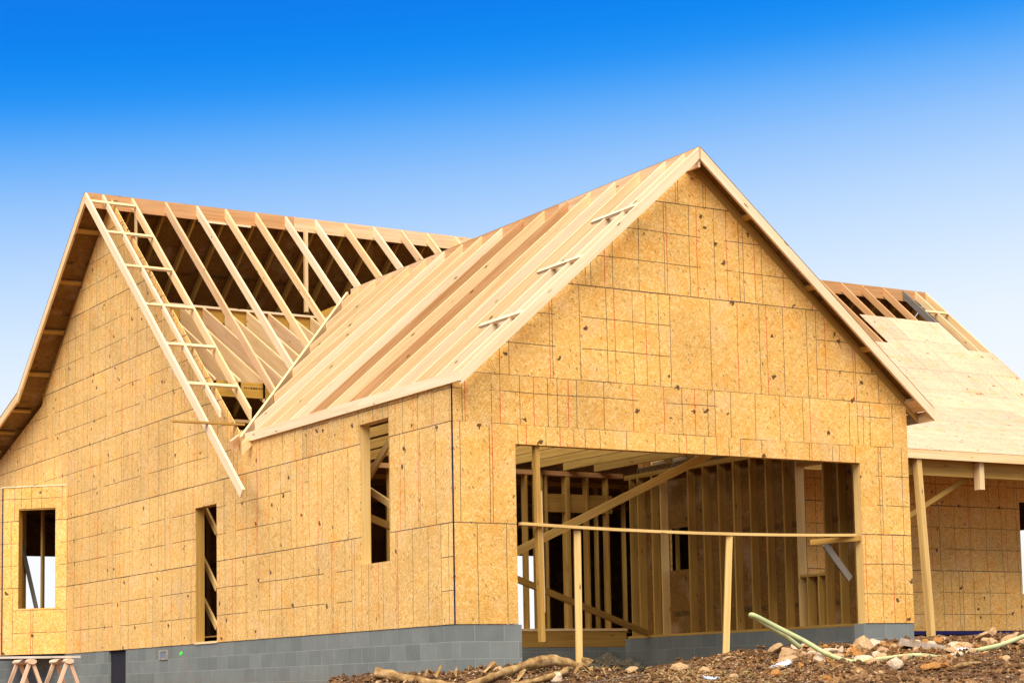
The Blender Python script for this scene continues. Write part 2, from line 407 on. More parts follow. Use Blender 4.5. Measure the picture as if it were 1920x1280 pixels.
# the long left wall with the big gable
lw = [(0, 0), (19.0, 0), (19.0, 3.86), (BR, ZB - 0.21), (YR, ZR - 0.07), (6.33, 2.965), (0, 2.965)]
left = panel('side_gable_wall', (0, 0, 0), (0, 1, 0), (-1, 0, 0), lw,
    [rect(1.655, 0.862, 2.49, 2.69), rect(7.3582, 0.03, 8.2313, 2.096), rect(14.75, 0.1, 17.2, 2.8)], 0.014, M['osb'], H)
tag(left, 'tan strand board side wall rising to the tall open gable')
board('corner_strip', (-0.002, -0.002, 0.0), (-0.002, -0.002, 2.9), 0.009, 0.009, M['blue_tape'], left)
# porch wall
pw = [(W + 0.02, 0.1), (XE - 0.05, 0.1), (XE - 0.05, 3.3), (W + 0.02, 3.3)]
porch = panel('porch_wall', (0, YM, 0), (1, 0, 0), (0, -1, 0), [(u, v - 0.0) for u, v in pw],
    [rect(7.95, 0.85, 9.3, 2.15), rect(16.19, 0.8, 17.4, 2.57)], 0.014, M['osb_gold'], H)
tag(porch, 'shaded strand board wall under the porch roof')
# right wall of the garage
rw = [(0.02, 0.0), (YM, 0.0), (YM, 2.86), (0.02, 2.86)]
panel('garage_side_wall', (W - 0.004, 0, 0), (0, 1, 0), (1, 0, 0), rw,
      [rect(1.69, 0.80, 2.28, 2.42), rect(5.08, 1.075, 5.80, 1.76)], 0.014, M['osb_dim'], H)
# rear and end walls
rear = [(0.02, 0), (XE, 0), (XE, 3.7), (0.02, 3.7)]
panel('rear_wall', (0, 18.7, 0), (1, 0, 0), (0, 1, 0), rear, [rect(0.15, 0.5, 1.75, 2.06), rect(11.7, 0.3, 12.75, 2.26)], 0.014, M['osb_dim'], H)
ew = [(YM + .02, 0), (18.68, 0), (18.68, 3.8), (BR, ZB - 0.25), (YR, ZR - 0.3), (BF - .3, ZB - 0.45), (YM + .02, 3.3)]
panel('end_wall', (XE - 0.05, 0, 0), (0, 1, 0), (1, 0, 0), ew, [rect(8.6, 0.6, 11.4, 2.3)], 0.014, M['osb_dim'], H)

# bay projection at the far left
bay = panel('bay_wall', (0.0, 14.47, 0), (-1, 1, 0), (-1, -1, 0),
    [(0.0, 0.015), (1.26, 0.015), (1.26, 3.06), (0.0, 3.06)], [rect(0.215, 0.845, 0.945, 2.665)], 0.014, M['osb_gold'], H)
tag(bay, 'angled bay wall with a window opening at the far left')
bay2 = panel('bay_wall', (-0.894, 15.36, 0), (0, 1, 0), (-1, 0, 0), rect(0, 0.015, 2.0, 3.06), [], 0.014, M['osb'], H)
board('corner_strip', (-0.9, 15.352, 0.02), (-0.9, 15.352, 3.05), 0.014, 0.014, M['blue_tape'], bay2)
link('bay_cap', prism_bm([(0, 14.46, 3.062), (-0.9, 15.35, 3.062), (-0.9, 17.35, 3.062), (0, 17.35, 3.062)], (0, 0, 0.02)), M['pine_white'], H, grain_uv((1, 1, 0)))
link('bay_floor', prism_bm([(0.02, 14.6, -0.05), (-0.84, 15.4, -0.05), (-0.84, 17.35, -0.05), (0.02, 17.35, -0.05)], (0, 0, 0.06)), M['void'], H, grain_uv((1, 1, 0)))  # black floor edge paints the shade in the gap under the bay
for u in (0.19, 0.97):
    c = V((0.0, 14.47, 0)) + V((-1, 1, 0)).normalized() * u + V((1, 1, 0)).normalized() * 0.085
    board('jamb', c + V((0, 0, 0.6)), c + V((0, 0, 2.9)), 0.038, 0.14, M['stud'], bay, up=(1, 1, 0))
for c in (V((-0.342, 15.872, 0)), V((-0.075, 15.605, 0))):
    board('stud', c + V((0, 0, 0.1)), c + V((0, 0, 2.9)), 0.038, 0.09, M['stud'], H, up=(1, 1, 0))
board('brace', (-0.49, 15.86, 2.5), (-0.13, 15.60, 0.62), 0.038, 0.07, M['grey_wood'], H)
for dz, nm in ((0.826, 'sill'), (2.69, 'header')):
    a = V((0, 14.47, dz)) + V((-1, 1, 0)).normalized() * 0.2 + V((1, 1, 0)).normalized() * 0.085
    board(nm, a, a + V((-1, 1, 0)).normalized() * 0.76, 0.14, 0.038 if nm == 'sill' else 0.1, M['stud'], bay)

# ------------------------------------------------------------------ framing round the openings of the long wall
def wx(y, z0, z1, mat='pine', name='jamb', par=left, th=0.038):
    return box(name, (0.0145, y - th / 2, z0), (0.1545, y + th / 2, z1), M[mat], par, (0, 0, 1))
wx(2.511, 0.7, 2.86, 'gold'); wx(2.55, 0.1, 2.86, 'stud'); wx(1.634, 0.1, 2.86, 'stud')
wx(8.252, 0.02, 2.3, 'stud'); wx(8.29, 0.02, 2.9, 'stud'); wx(7.337, 0.02, 2.9, 'stud')
box('sill', (0.0145, 1.66, 0.822), (0.1545, 2.49, 0.86), M['pine'], left, (0, 1, 0))
box('header', (0.0145, 1.66, 2.692), (0.1545, 2.49, 2.83), M['pine'], left, (0, 1, 0))
box('header', (0.0145, 7.36, 2.098), (0.1545, 8.23, 2.30), M['stud'], left, (0, 1, 0))
box('sill', (-0.01, 7.36, -0.004), (0.1545, 8.23, 0.026), M['pine'], left, (0, 1, 0))
yy = 0.2
while yy < 6.4:
    if not 1.5 < yy < 2.7: wx(yy, 0.04, 2.86, 'stud', 'stud')
    yy += 0.4064
box('bottom_plate', (0.0145, 0.02, 0.002), (0.1545, 7.33, 0.0395), M['stud'], left, (0, 1, 0))
box('top_plate', (0.0145, 0.02, 2.862), (0.1545, 6.3, 2.94), M['pink'], left, (0, 1, 0))
# studs seen through the side doorway, and braces
for i, y in enumerate((8.7, 9.1, 9.5, 9.9, 10.3)):
    box('stud', (1.6, y, 0.04), (1.69, y + 0.038, 2.9), M['stud'], H, (0, 0, 1))
for z0, z1 in ((2.55, 1.72), (1.68, 0.85), (1.02, 0.25)):
    board('brace', (0.35, 9.15, z0), (0.35, 8.2, z1), 0.038, 0.09, M['gold'], H)
# braces behind the tall side window
board('brace', (0.45, 1.9, 2.88), (0.45, 3.5, 1.86), 0.038, 0.10, M['gold'], H)
board('brace', (0.52, 1.9, 1.39), (0.52, 3.5, 2.02), 0.038, 0.09, M['gold'], H)

# ------------------------------------------------------------------ garage opening trim
box('jamb', (6.40, 0.0145, 0.002), (6.438, 0.1545, 2.198), M['gold'], gable, (0, 0, 1))
box('jamb', (0.842, 0.0145, 0.002), (0.88, 0.1545, 2.198), M['stud'], gable, (0, 0, 1))
box('header', (0.3, 0.0145, 2.204), (W - 0.2, 0.1545, 2.5), M['lvl'], gable, (1, 0, 0))
box('bottom_plate', (6.445, 0.0145, 0.002), (W - 0.15, 0.1545, 0.0395), M['stud'], gable, (1, 0, 0))
for x in (6.46, 6.85, 0.4, 0.8):
    box('stud', (x, 0.0145, 0.041), (x + 0.038, 0.1545, 2.2), M['stud'], gable, (0, 0, 1))

# garage right wall studs
ST = [0.18, 0.59, 1.0, 1.36, 1.67, 2.30, 2.62, 3.03, 3.44, 3.85, 4.25, 4.66, 5.06, 5.82, 6.1, 6.5, 6.72]
for y in ST:
    dy = random.uniform(-0.015, 0.015)
    box('stud', (W - 0.16, y - 0.019 + dy, 0.041), (W - 0.02, y + 0.019 + dy, 2.66), M['gold' if y in (2.30, 5.82) else 'stud'], H, (0, 0, 1))  # two studs get brighter pine, painting in the light that falls on them
for y in (1.85, 2.1):
    box('stud', (W - 0.16, y - 0.019, 0.041), (W - 0.02, y + 0.019, 0.76), M['stud'], H, (0, 0, 1))
box('sill', (W - 0.16, 1.69, 0.762), (W - 0.02, 2.28, 0.80), M['stud'], H, (0, 1, 0))
box('header', (W - 0.16, 1.69, 2.42), (W - 0.02, 2.28, 2.66), M['stud'], H, (0, 1, 0))
box('bottom_plate', (W - 0.16, 0.16, 0.002), (W - 0.02, 6.88, 0.04), M['stud'], H, (0, 1, 0))
box('top_plate', (W - 0.16, 0.16, 2.662), (W - 0.02, 6.88, 2.74), M['stud'], H, (0, 1, 0))
# garage back wall: open studs
BS = [0.3 + 0.4064 * k for k in range(17)] + [5.42, 5.50, 6.02]
for x in BS:
    if 4.93 < x < 5.18: x = 5.20
    dx = random.uniform(-0.01, 0.01)
    box('stud', (x - 0.019 + dx, 6.9, 0.176), (x + 0.019 + dx, 7.04, 2.70), M['stud'], H, (0, 0, 1))
box('rim_board', (0.02, 6.9, -0.13), (W - 0.17, 6.94, 0.134), M['stud'], H, (1, 0, 0))
box('bottom_plate', (0.02, 6.89, 0.136), (W - 0.17, 7.04, 0.175), M['pine'], H, (1, 0, 0))
box('top_plate', (0.16, 6.89, 2.70), (W - 0.17, 7.04, 2.776), M['fir'], H, (1, 0, 0))
box('header', (5.55, 6.93, 2.1), (6.9, 7.02, 2.4), M['stud'], H, (1, 0, 0))
# ceiling joists of the garage, running front to back
for k in range(11):
    x = 0.5 + 0.61 * k
    box('ceiling_joist', (x - 0.019, 0.16, 2.80), (x + 0.019, 6.98, 2.94), M['stud'], H, (0, 1, 0))
# partitions further inside the house
for y0, x0, x1, st_, skip in ((9.6, 1.0, 11.0, 0.61, ()), (13.4, 2.3, 18.0, 0.61, ())):
    x = x0
    while x < x1:
        mid = 5.0 < x < 7.6 if y0 < 10 else 7.0 < x < 9.6
        if not mid: box('stud', (x, y0, 0.18), (x + 0.038, y0 + 0.09, 2.85), M['stud'], H, (0, 0, 1))
        x += st_
    box('top_plate', (x0, y0, 2.852), (x1, y0 + 0.09, 2.93), M['stud'], H, (1, 0, 0))
panel('interior_panel', (2.3, 13.6, 0), (1, 0, 0), (0, -1, 0), rect(0, 0.18, 4.2, 2.9), [], 0.012, M['osb_dim'], H)
panel('interior_panel', (12.6, 10.6, 0), (1, 0, 0), (0, -1, 0), rect(0, 0.18, 2.6, 3.0), [], 0.012, M['osb_dim'], H)
panel('house_floor', (0.16, 7.05, 0.12), (1, 0, 0), (0, 0, 1), rect(0, 0, XE - 0.3, 11.6), [], 0.02, M['osb_dim'], H, up=(0, 1, 0))
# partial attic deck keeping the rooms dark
panel('attic_deck', (0.2, 8.8, 2.96), (1, 0, 0), (0, 0, 1), rect(0, 0, XE - 0.4, 9.8), [], 0.02, M['osb_dim'], H, up=(0, 1, 0))

# temporary braces in the garage
board('brace', (0.75, 1.2, 0.60), (4.72, 1.2, 2.375), 0.038, 0.105, M['stud'], H, up=(0, 0, 1))
board('brace', (0.2, 3.2, 1.65), (7.05, 6.2, 0.07), 0.038, 0.10, M['stud'], H)
board('hanging_post', (1.225, 0.085, 2.198), (1.262, 0.085, -0.215), 0.062, 0.075, M['stud'], H, up=(0, 1, 0))
board('hanging_post', (1.30, 0.13, 1.65), (1.315, 0.13, 0.15), 0.038, 0.05, M['pine'], H, up=(0, 1, 0))
board('brace', (6.36, 0.25, 0.62), (5.93, 0.25, 1.09), 0.03, 0.10, M['grey_wood'], H)
board('blocking', (5.75, 0.35, 1.12), (6.39, 0.05, 1.17), 0.038, 0.075, M['stud'], H)

# ------------------------------------------------------------------ foundation
def fuv(p, n):
    if abs(n.z) > 0.7: return (p.x, p.y)
    return ((p.x if abs(n.y) > 0.7 else p.y), p.z)
def found(lo, hi, par=H, nm='block_foundation', mat='block'): return box(nm, lo, hi, M[mat], par, uvf=fuv)
fl = found((0.006, 0.2, -1.6), (0.2, 11.346, -0.003)); tag(fl, 'grey concrete block base of the long side wall')
found((0.006, 12.19, -1.6), (0.2, 19, -0.003))
found((0.006, 0.006, -1.6), (0.93, 0.2, -0.003)); 
found((6.36, 0.006, -1.6), (W - 0.006, 0.2, -0.003))
found((W - 0.2, 0.2, -1.6), (W - 0.006, 7.1, -0.003))
found((0.2, 6.9, -1.6), (W - 0.2, 7.1, -0.135))
box('crawl_opening_dark', (0.05, 11.346, -1.5), (0.1, 12.19, -0.004), M['void'], H, (0, 0, 1))  # black sheet standing in for the unlit depth of the crawl opening
# small vent in the block wall: frame and recessed pane
vf = empty('tmp', (0, 0, 0)); bpy.data.objects.remove(vf)
bm = bmesh.new()
for lo, hi in (((-0.012, 9.40, -0.075), (0.004, 9.76, -0.058)), ((-0.012, 9.40, -0.205), (0.004, 9.76, -0.188)), ((-0.012, 9.40, -0.1875), (0.004, 9.43, -0.0755)), ((-0.012, 9.73, -0.1875), (0.004, 9.76, -0.0755))):
    prism_bm([(lo[0], lo[1], lo[2]), (hi[0], lo[1], lo[2]), (hi[0], hi[1], lo[2]), (lo[0], hi[1], lo[2])], (0, 0, hi[2] - lo[2]), bm)
vent = link('crawl_vent', bm, M['concrete'], H, grain_uv((0, 1, 0)))
box('vent_screen', (-0.003, 9.431, -0.187), (0.0035, 9.729, -0.076), plain('vent_grey', (0.16, 0.19, 0.22)), vent)
# porch foundation and dark joist gap
found((W, YM + 0.02, -1.2), (XE, YM + 0.22, -0.03))
box('sealing_membrane', (W + 0.01, YM - 0.002, 0.03), (XE - 0.06, YM + 0.018, 0.098), M['tarp'], H)
for k in range(9):
    x = 16.0 + 0.35 * k
    box('joist_end', (x, YM - 0.06, -0.03), (x + 0.18, YM + 0.019, 0.025), M['fir'], H, (0, 1, 0))

# ------------------------------------------------------------------ main roof
def ridge(name, p0, p1, n, mat):
    p0, p1 = V(p0), V(p1)
    for k in range(n):
        a = p0.lerp(p1, k / n); b = p0.lerp(p1, (k + 1) / n)
        d = (b - a).normalized() * 0.0015
        board(name, a + d, b - d, 0.036, 0.26, mat[k % len(mat)], H)
ridge('ridge_board', (-0.43, YR, ZR - 0.135), (XE - 0.02, YR, ZR - 0.135), 5, [M['fir'], M['pink']])
yt = YR - 0.02
LX = [-0.148, 0.381, 0.993, 1.581, 2.124, 2.708, 3.297, 3.896, 4.495, 5.094, 5.681, 6.231, 6.85]
mats = ['pine', 'pine', 'pink', 'pine_white', 'pine', 'pine', 'pine_white', 'pine_white', 'pine', 'pine_white', 'pink', 'pine', 'pine']
rafter_yz('fly_rafter', -0.45, yt, ZR - 0.02, 5.254, 2.095, M['pine_white'], H, 0.14, square=True)
rafter_yz('rafter', LX[0], yt, ZR - 0.02, 6.85, zmain(6.85), M['pine_white'], H, 0.085)
for x, m in zip(LX[1:], mats[1:]):
    ylow = max(yvalley(x), 6.95) if x < XA else YR + (ZG - TRr * (x - XA) - ZR) / TM
    if x > 3.5: ylow = min(ylow, 9.9)
    rafter_yz('rafter', x, yt, ZR - 0.02, ylow, zmain(ylow) - 0.02, M[m], H)
for x, m in zip((16.54, 17.126, 17.749, 18.335), ('fir', 'fir', 'fir', 'grey_wood')):
    rafter_yz('rafter', x, yt, ZR - 0.02, 8.75, zmain(8.75) - 0.02, M[m], H)
rafter_yz('rafter', 15.95, yt, ZR - 0.02, 8.75, zmain(8.75) - 0.02, M['fir'], H)
for x in (7.44, 8.05, 8.66):
    rafter_yz('rafter', x, yt, ZR - 0.02, 8.9, zmain(8.9) - 0.02, M['pine'], H)
rafter_yz('rafter', 18.703, yt, ZR - 0.02, 8.62, zmain(8.62) - 0.02, M['pine'], H)
rafter_yz('fly_rafter', XE, yt, ZR - 0.02, 8.62, zmain(8.62) - 0.02, M['pine'], H)
# ladder rungs, laid flat
def rung(x0, x1, y, mat='pine', name='lookout'):
    z = zmain(y); n = V((0, -TM if y < YR else TM, 1)).normalized()
    board(name, V((x0, y, z)) - n * 0.012, V((x1, y, z)) - n * 0.012, 0.07, 0.036, M[mat], H, up=n)
for y in (11.88, 11.04, 10.16, 9.21, 8.28, 7.40):
    rung(-0.432, 0.36, y)
for y in (11.40, 10.05): rung(18.36, 19.01, y, 'pine')
# rear slope rafters with their shade-coloured boards
RX = [0.034, 0.381, 0.993, 1.581, 2.124, 2.708, 3.297, 3.896, 4.495, 5.094, 5.681, 6.231, 6.85, 7.44] + [16.54, 17.126, 17.749, 18.335]
for x in RX:
    rafter_yz('rafter', x, YR + 0.02, ZR - 0.03, BR, ZB - 0.03 + 0.02, M['stud'], H)
rafter_yz('fly_rafter', -0.45, YR + 0.02, ZR - 0.02, BR, ZB, M['pine'], H)
rafter_yz('fly_rafter', -0.45, BR + 0.002, ZB, 19.1, ZB - 0.3 * (19.1 - BR), M['pine'], H)
rafter_yz('fly_rafter', XE, YR + 0.02, ZR - 0.02, BR, ZB, M['pine'], H)
sl = V((0, BR - YR, ZB - ZR)); L1 = sl.length
nb = V((0, -sl.z, sl.y)).normalized()
panel('rear_roof_sheathing', (-0.47, YR + 0.03, ZR - 0.005), (1, 0, 0), nb, rect(0, 0.0, XE + 0.48, L1 + 0.01), [], 0.012, M['osb_dim'], H, up=sl)
sl2 = V((0, 3.1, -0.93)); nb2 = V((0, 0.93, 3.1)).normalized()
panel('rear_roof_sheathing', (-0.47, BR + 0.01, ZB + 0.02), (1, 0, 0), nb2, rect(0, 0.0, XE + 0.48, sl2.length), [], 0.012, M['osb_dim'], H, up=sl2)
for y in (12.75, 13.7, 14.65, 15.5):                       # soffit blocks between fly rafter and wall
    z = ZR - (y - YR) * (ZR - ZB) / (BR - YR)
    board('lookout', (-0.43, y, z - 0.05), (-0.002, y, z - 0.05), 0.085, 0.038, M['stud'], H, up=nb)
for y in (16.6, 17.6, 18.5):
    z = ZB - 0.3 * (y - BR)
    board('lookout', (-0.43, y, z - 0.04), (-0.02, y, z - 0.04), 0.085, 0.038, M['stud'], H, up=nb2)
# king post and header pieces in the attic
box('king_post', (3.64, YR - 0.10, 6.15), (3.70, YR - 0.03, 7.68), M['pine'], H, (0, 0, 1))
board('header', (3.56, YR - 0.9, 5.93), (4.6, YR - 0.9, 6.42), 0.045, 0.13, M['lvl'], H)
board('tie_strip', (1.6, YR - 0.035, ZR - 0.29), (2.6, YR - 0.035, ZR - 0.29), 0.03, 0.035, M['pine_white'], H)
box('stud', (0.42, YR - 0.05, 6.7), (0.46, YR - 0.01, ZR - 0.27), M['pine'], H, (0, 0, 1))
# lower vault rafters between the attic beam and the front header
YB_, ZB_, YH, ZH = 11.6, 5.97, 8.0, 4.10
box('attic_beam', (0.2, YB_, ZB_ - 0.25), (6.6, YB_ + 0.045, ZB_ - 0.02), M['lvl'], H, (1, 0, 0))
box('attic_beam_plate', (0.2, YB_ - 0.05, ZB_ - 0.018), (6.6, YB_ + 0.09, ZB_ + 0.02), M['pine_white'], H, (1, 0, 0))
for k in range(12):
    x = 0.241 + 0.411 * k
    rafter_yz('vault_rafter', x, YH, ZH + 0.02, YB_ - 0.06, ZB_ - 0.02, M['pine'] if k % 3 else M['pink'], H, 0.30)
hd = box('header', (0.22, YH, ZH - 0.255), (4.0, YH + 0.045, ZH - 0.012), M['lvl'], H, (1, 0, 0))
bm = bmesh.new(); random.seed(3); x = 0.25
while x < 1.05:                                              # smudged factory stamp on the beam
    if not 0.6 < x < 0.72:
        w = random.uniform(0.008, 0.022); z = ZH - 0.115
        prism_bm([(x, YH - 0.003, z), (x + w, YH - 0.003, z), (x + w, YH - 0.003, z + 0.028), (x, YH - 0.003, z + 0.028)], (0, 0.002, 0), bm)
    x += random.uniform(0.02, 0.036)
link('beam_stamp', bm, M['ink'], hd)
for x in (0.24, 1.1):
    box('stud', (x, YH, 3.0), (x + 0.04, YH + 0.09, ZH - 0.256), M['pine'], H, (0, 0, 1))
for z in (3.25, 3.45, 3.62):
    box('blocking', (0.5, YH + 1.2, z), (3.0, YH + 1.24, z + 0.05), M['pine'], H, (1, 0, 0))

# front sheathing on the right part of the main roof
slf = V((0, -(YR - BF), -(ZR - ZB))); nf = V((0, -slf.z * -1, 0))
nf = V((0, -(ZR - ZB), (YR - BF))).normalized()
def sd(z): return (ZR - z) / (ZR - ZB) * slf.length
fs = [(7.3, sd(6.21)), (15.75, sd(6.21)), (15.75, sd(6.963)), (16.07, sd(6.963)), (18.34, sd(6.963)), (18.34, sd(6.21)), (XE + 0.02, sd(6.21)), (XE + 0.02, sd(ZB)), (7.3, sd(ZB))]
fs = [(16.07, sd(6.963)), (18.34, sd(6.963)), (18.34, sd(6.21)), (XE + 0.02, sd(6.21)), (XE + 0.02, sd(ZB)), (9.0, sd(ZB)), (9.0, sd(6.21)), (16.07, sd(6.21))]
panel('roof_sheathing', V((0, YR, ZR + 0.012)), (1, 0, 0), nf, fs, [], 0.012, M['osb_roof'], H, up=slf)
YPE, ZPE = 4.2, 3.09
slp = V((0, YPE - BF, ZPE - ZB)); npn = V((0, slp.z, -slp.y)).normalized()
panel('porch_roof_sheathing', V((0, BF, ZB + 0.012)), (1, 0, 0), npn, rect(7.6, 0.0, XE + 0.02, slp.length), [], 0.012, M['osb_roof'], H, up=slp)
for k in range(20):
    x = 7.7 + 0.61 * k
    if x < XE: rafter_yz('porch_rafter', x, YPE + 0.04, ZPE + 0.01, BF, ZB - 0.005, M['stud'], H)
box('fascia', (7.60, YPE - 0.004, ZPE - 0.150), (13.4, YPE + 0.036, ZPE - 0.002), M['pine'], H, (1, 0, 0))
box('fascia', (13.403, YPE - 0.004, ZPE - 0.150), (XE, YPE + 0.036, ZPE - 0.002), M['pine'], H, (1, 0, 0))
box('porch_beam', (7.3, YPE + 0.25, ZPE - 0.40), (13.0, YPE + 0.34, ZPE - 0.12), M['stud'], H, (1, 0, 0))
box('porch_beam', (13.003, YPE + 0.25, ZPE - 0.40), (XE, YPE + 0.34, ZPE - 0.12), M['stud'], H, (1, 0, 0))
board('porch_post', (11.39, YPE + 0.10, ZPE - 0.15), (11.54, YPE + 0.06, -0.35), 0.10, 0.12, M['gold'], H, up=(0, 1, 0))
board('brace', (12.95, YPE + 0.5, ZPE - 0.36), (10.9, YPE + 0.9, 1.55), 0.038, 0.085, M['stud'], H)
box('hanging_block', (12.84, YPE + 0.10, ZPE - 0.62), (12.95, YPE + 0.24, ZPE - 0.15), M['pine'], H, (0, 0, 1))

# ------------------------------------------------------------------ garage roof
ridge('garage_ridge_board', (XA, -0.28, ZG - 0.135), (XA, 10.0, ZG - 0.135), 3, [M['pink'], M['fir'], M['pink']])
GY = [0.02, 0.458, 1.064, 1.668, 2.296, 2.905, 3.551, 4.16, 4.776, 5.396, 6.004, 6.61, 7.22, 7.83, 8.44, 9.05, 9.66]
gm = ['pine_white', 'pine_white', 'pine', 'pine_white', 'pine', 'fir', 'pine', 'fir', 'pine_white', 'pine', 'pine', 'pine_white', 'pine', 'pine', 'pine', 'pine', 'pine']
for y, m in zip(GY, gm):
    xl = 0.008 if y < 6.3 else xvalley(y) + 0.06
    if 5.9 < y < 6.3: xl = -0.16
    rafter_xz('garage_rafter', y, XA - 0.02, ZG - 0.02, xl, zleft(xl) - 0.02 + 0.0, M[m], H, 0.14)
def gplane(x0, x1, y, dz): pass
rafter_xz('rake_board', -0.28, XA - 0.002, ZG, -0.028, zleft(-0.028), M['pine_white'], H, 0.123)
rafter_xz('rake_board', -0.28, XA + 0.002, ZG, XR, ZRE, M['pine_white'], H, 0.123)
box('rake_joint', (XA - 0.012, -0.3035, ZG - 0.165), (XA + 0.012, -0.2995, ZG + 0.002), M['fir'], H, (0, 0, 1))
# eave board of the left slope
for y0, y1 in ((-0.298, 2.45), (2.454, 6.16)):
    box('fascia', (-0.045, y0, 2.885), (-0.006, y1, 3.02), M['pine_white'], H, (0, 1, 0))
nl = V((-TL, 0, 1)).normalized()
for x in (2.6, 1.75, 0.87):
    board('lookout', (x, -0.258, zleft(x) - 0.01), (x, 0.78, zleft(x) - 0.01), 0.07, 0.038, M['pine_white'], H, up=nl)
for y, m in ((0.75, 'fir'), (1.9, 'pine'), (3.2, 'pine'), (3.75, 'fir'), (5.0, 'pine'), (5.7, 'pine')):
    box('blocking', (0.06, y - 0.16, 2.945), (0.10, y + 0.18, 3.06), M[m], H, (0, 1, 0))
# valley board
p0 = V((XA - 0.05, yvalley(XA - 0.05), zleft(XA - 0.05))); p1 = V((-0.03, yvalley(-0.03), zleft(-0.03)))
board('valley_board', p0 - V((0, 0, 0.085)), p1 - V((0, 0, 0.085)), 0.038, 0.16, M['pine'], H)
board('rafter', (0.3, 6.75, 3.15), (-0.2, 6.3, 2.85), 0.038, 0.14, M['pink'], H)
# right slope: rafters at the rake, sheathing, soffit pieces
for y in (0.02, 0.458, 1.064, 1.668, 2.296, 2.905, 3.551, 4.16, 4.776, 5.396, 6.004):
    rafter_xz('garage_rafter', y, XA + 0.02, ZG - 0.02, XR - 0.05, ZG - TRr * (XR - 0.05 - XA) - 0.02, M['stud'], H, 0.14)
nr = V((TRr, 0, 1)).normalized(); sr = V((1, 0, -TRr)); 
panel('garage_roof_sheathing', V((XA, -0.296, ZG + 0.003)) + nr * 0.012, (0, 1, 0), nr, rect(0, 0.0, 9.6, sr.length * (XR - XA)), [], 0.012, M['osb_dim'], H, up=sr)
for x in (4.5, 5.55, 6.5):
    z = ZG - TRr * (x - XA)
    board('lookout', (x, -0.26, z - 0.045), (x, 0.0, z - 0.04), 0.085, 0.038, M['stud'], H, up=nr)
board('lookout', (7.36, -0.26, 3.045), (7.36, 0.6, 3.045), 0.22, 0.07, M['pine'], H, up=nr)
box('fascia', (XR - 0.03, -0.258, ZRE - 0.16), (XR - 0.004, 6.6, ZRE - 0.012), M['pine'], H, (0, 1, 0))

# ------------------------------------------------------------------ loose timber and site things
lp = board('loose_plank', (-1.02, 6.5, 3.19), (0.13, 6.62, 3.21), 0.09, 0.03, M['stud'], None)
tag(lp, 'thin loose board sticking out of the roof corner across the side wall', 'plank')

rl = empty('temporary_railing', (1.76, 0.08, -0.42), label='temporary wooden railing on thin posts across the garage opening', cat='railing')
board('rail', (0.945, 0.02, 1.225), (6.34, 0.10, 1.212), 0.085, 0.036, M['gold'], rl, bow=0.045)
board('post', (1.798, 0.07, 1.165), (1.775, 0.05, -0.5), 0.038, 0.085, M['gold'], rl, up=(-1, 0.35, 0))
board('post', (4.165, 0.07, 1.155), (4.03, 0.05, -0.52), 0.038, 0.085, M['gold'], rl, up=(-1, 0.35, 0))

def ground_c(x):
    T = [(-2.4, -.80), (-2.07, -.69), (-1.81, -.63), (-1.55, -.60), (-1.08, -.585), (-.47, -.60), (.1, -.55), (.6, -.53), (.96, -.52), (1.34, -.53), (1.64, -.58), (2.1, -.615), (2.9, -.565), (3.23, -.49),
         (3.73, -.43), (4.59, -.37), (5.48, -.325), (6.4, -.29), (7.37, -.265), (8.37, -.20), (12, -.14), (20, -.12)]
    if x <= T[0][0]: return T[0][1]
    for (a, b), (c, d) in zip(T, T[1:]):
        if x <= c: return b + (d - b) * (x - a) / (c - a)
    return T[-1][1]
def sst(x, a, b):
    t = max(0, min(1, (x - a) / (b - a))); return t * t * (3 - 2 * t)
def hgt(x, y):
    base = -1.1 - 0.062 * max(0, min(-y, 22))
    if y > 0: base = -1.1
    if y < -0.8:
        d = -0.8 - y; top = ground_c(x) - (0.13 + 0.06 * (1 - sst(x, -1.6, 0.8))) * min(d, 3.2) - 0.45 * max(0, d - 3.2)
    else: top = ground_c(x) + (0.012 * max(0, y) if x > 7 else 0)
    if x > 0.0 and x < 7.3 and y > 0:
        top = top - 0.35 * sst(y, 0.0, 1.2)
    m = sst(x, -2.7, -1.9)
    if x < 0.3: m *= 1 - sst(y, -0.7, 0.9) * (1 - sst(x, 0.0, 0.3))
    far = sst(abs(x - 5), 20, 40); far = max(far, sst(y, 14, 30))
    h = base * (1 - m) + max(top, base) * m
    h = h * (1 - far) + (-1.2 - 0.03 * min(20, max(0, -y))) * far
    near = (1 - far)
    p = V((x, y, 0))
    h += near * (0.05 * noise.noise(p * 2.3) + 0.045 * noise.noise(p * 5.1) + 0.03 * noise.noise(p * 11)) * (m if y < 6 else 0.3)
    return h
def axis(lo, hi, step, far, g=1.35):
    a = []; x = lo
    while x <= hi: a.append(x); x += step
    s = step; x = a[-1]
    while x < far: s *= g; x += s; a.append(x)
    s = step; x = a[0]; pre = []
    while x > -far: s *= g; x -= s; pre.append(x)
    return pre[::-1] + a
xs_ = axis(-3, 12, 0.07, 600); ys_ = axis(-6.5, 1.0, 0.07, 600)
bm = bmesh.new(); grid = [[bm.verts.new((x, y, hgt(x, y))) for x in xs_] for y in ys_]
for j in range(len(ys_) - 1):
    for i in range(len(xs_) - 1): bm.faces.new((grid[j][i], grid[j][i + 1], grid[j + 1][i + 1], grid[j + 1][i]))
g = link('ground', bm, M['dirt'], origin=(0, 0, 0), smooth=True); tag(g, kind='structure')

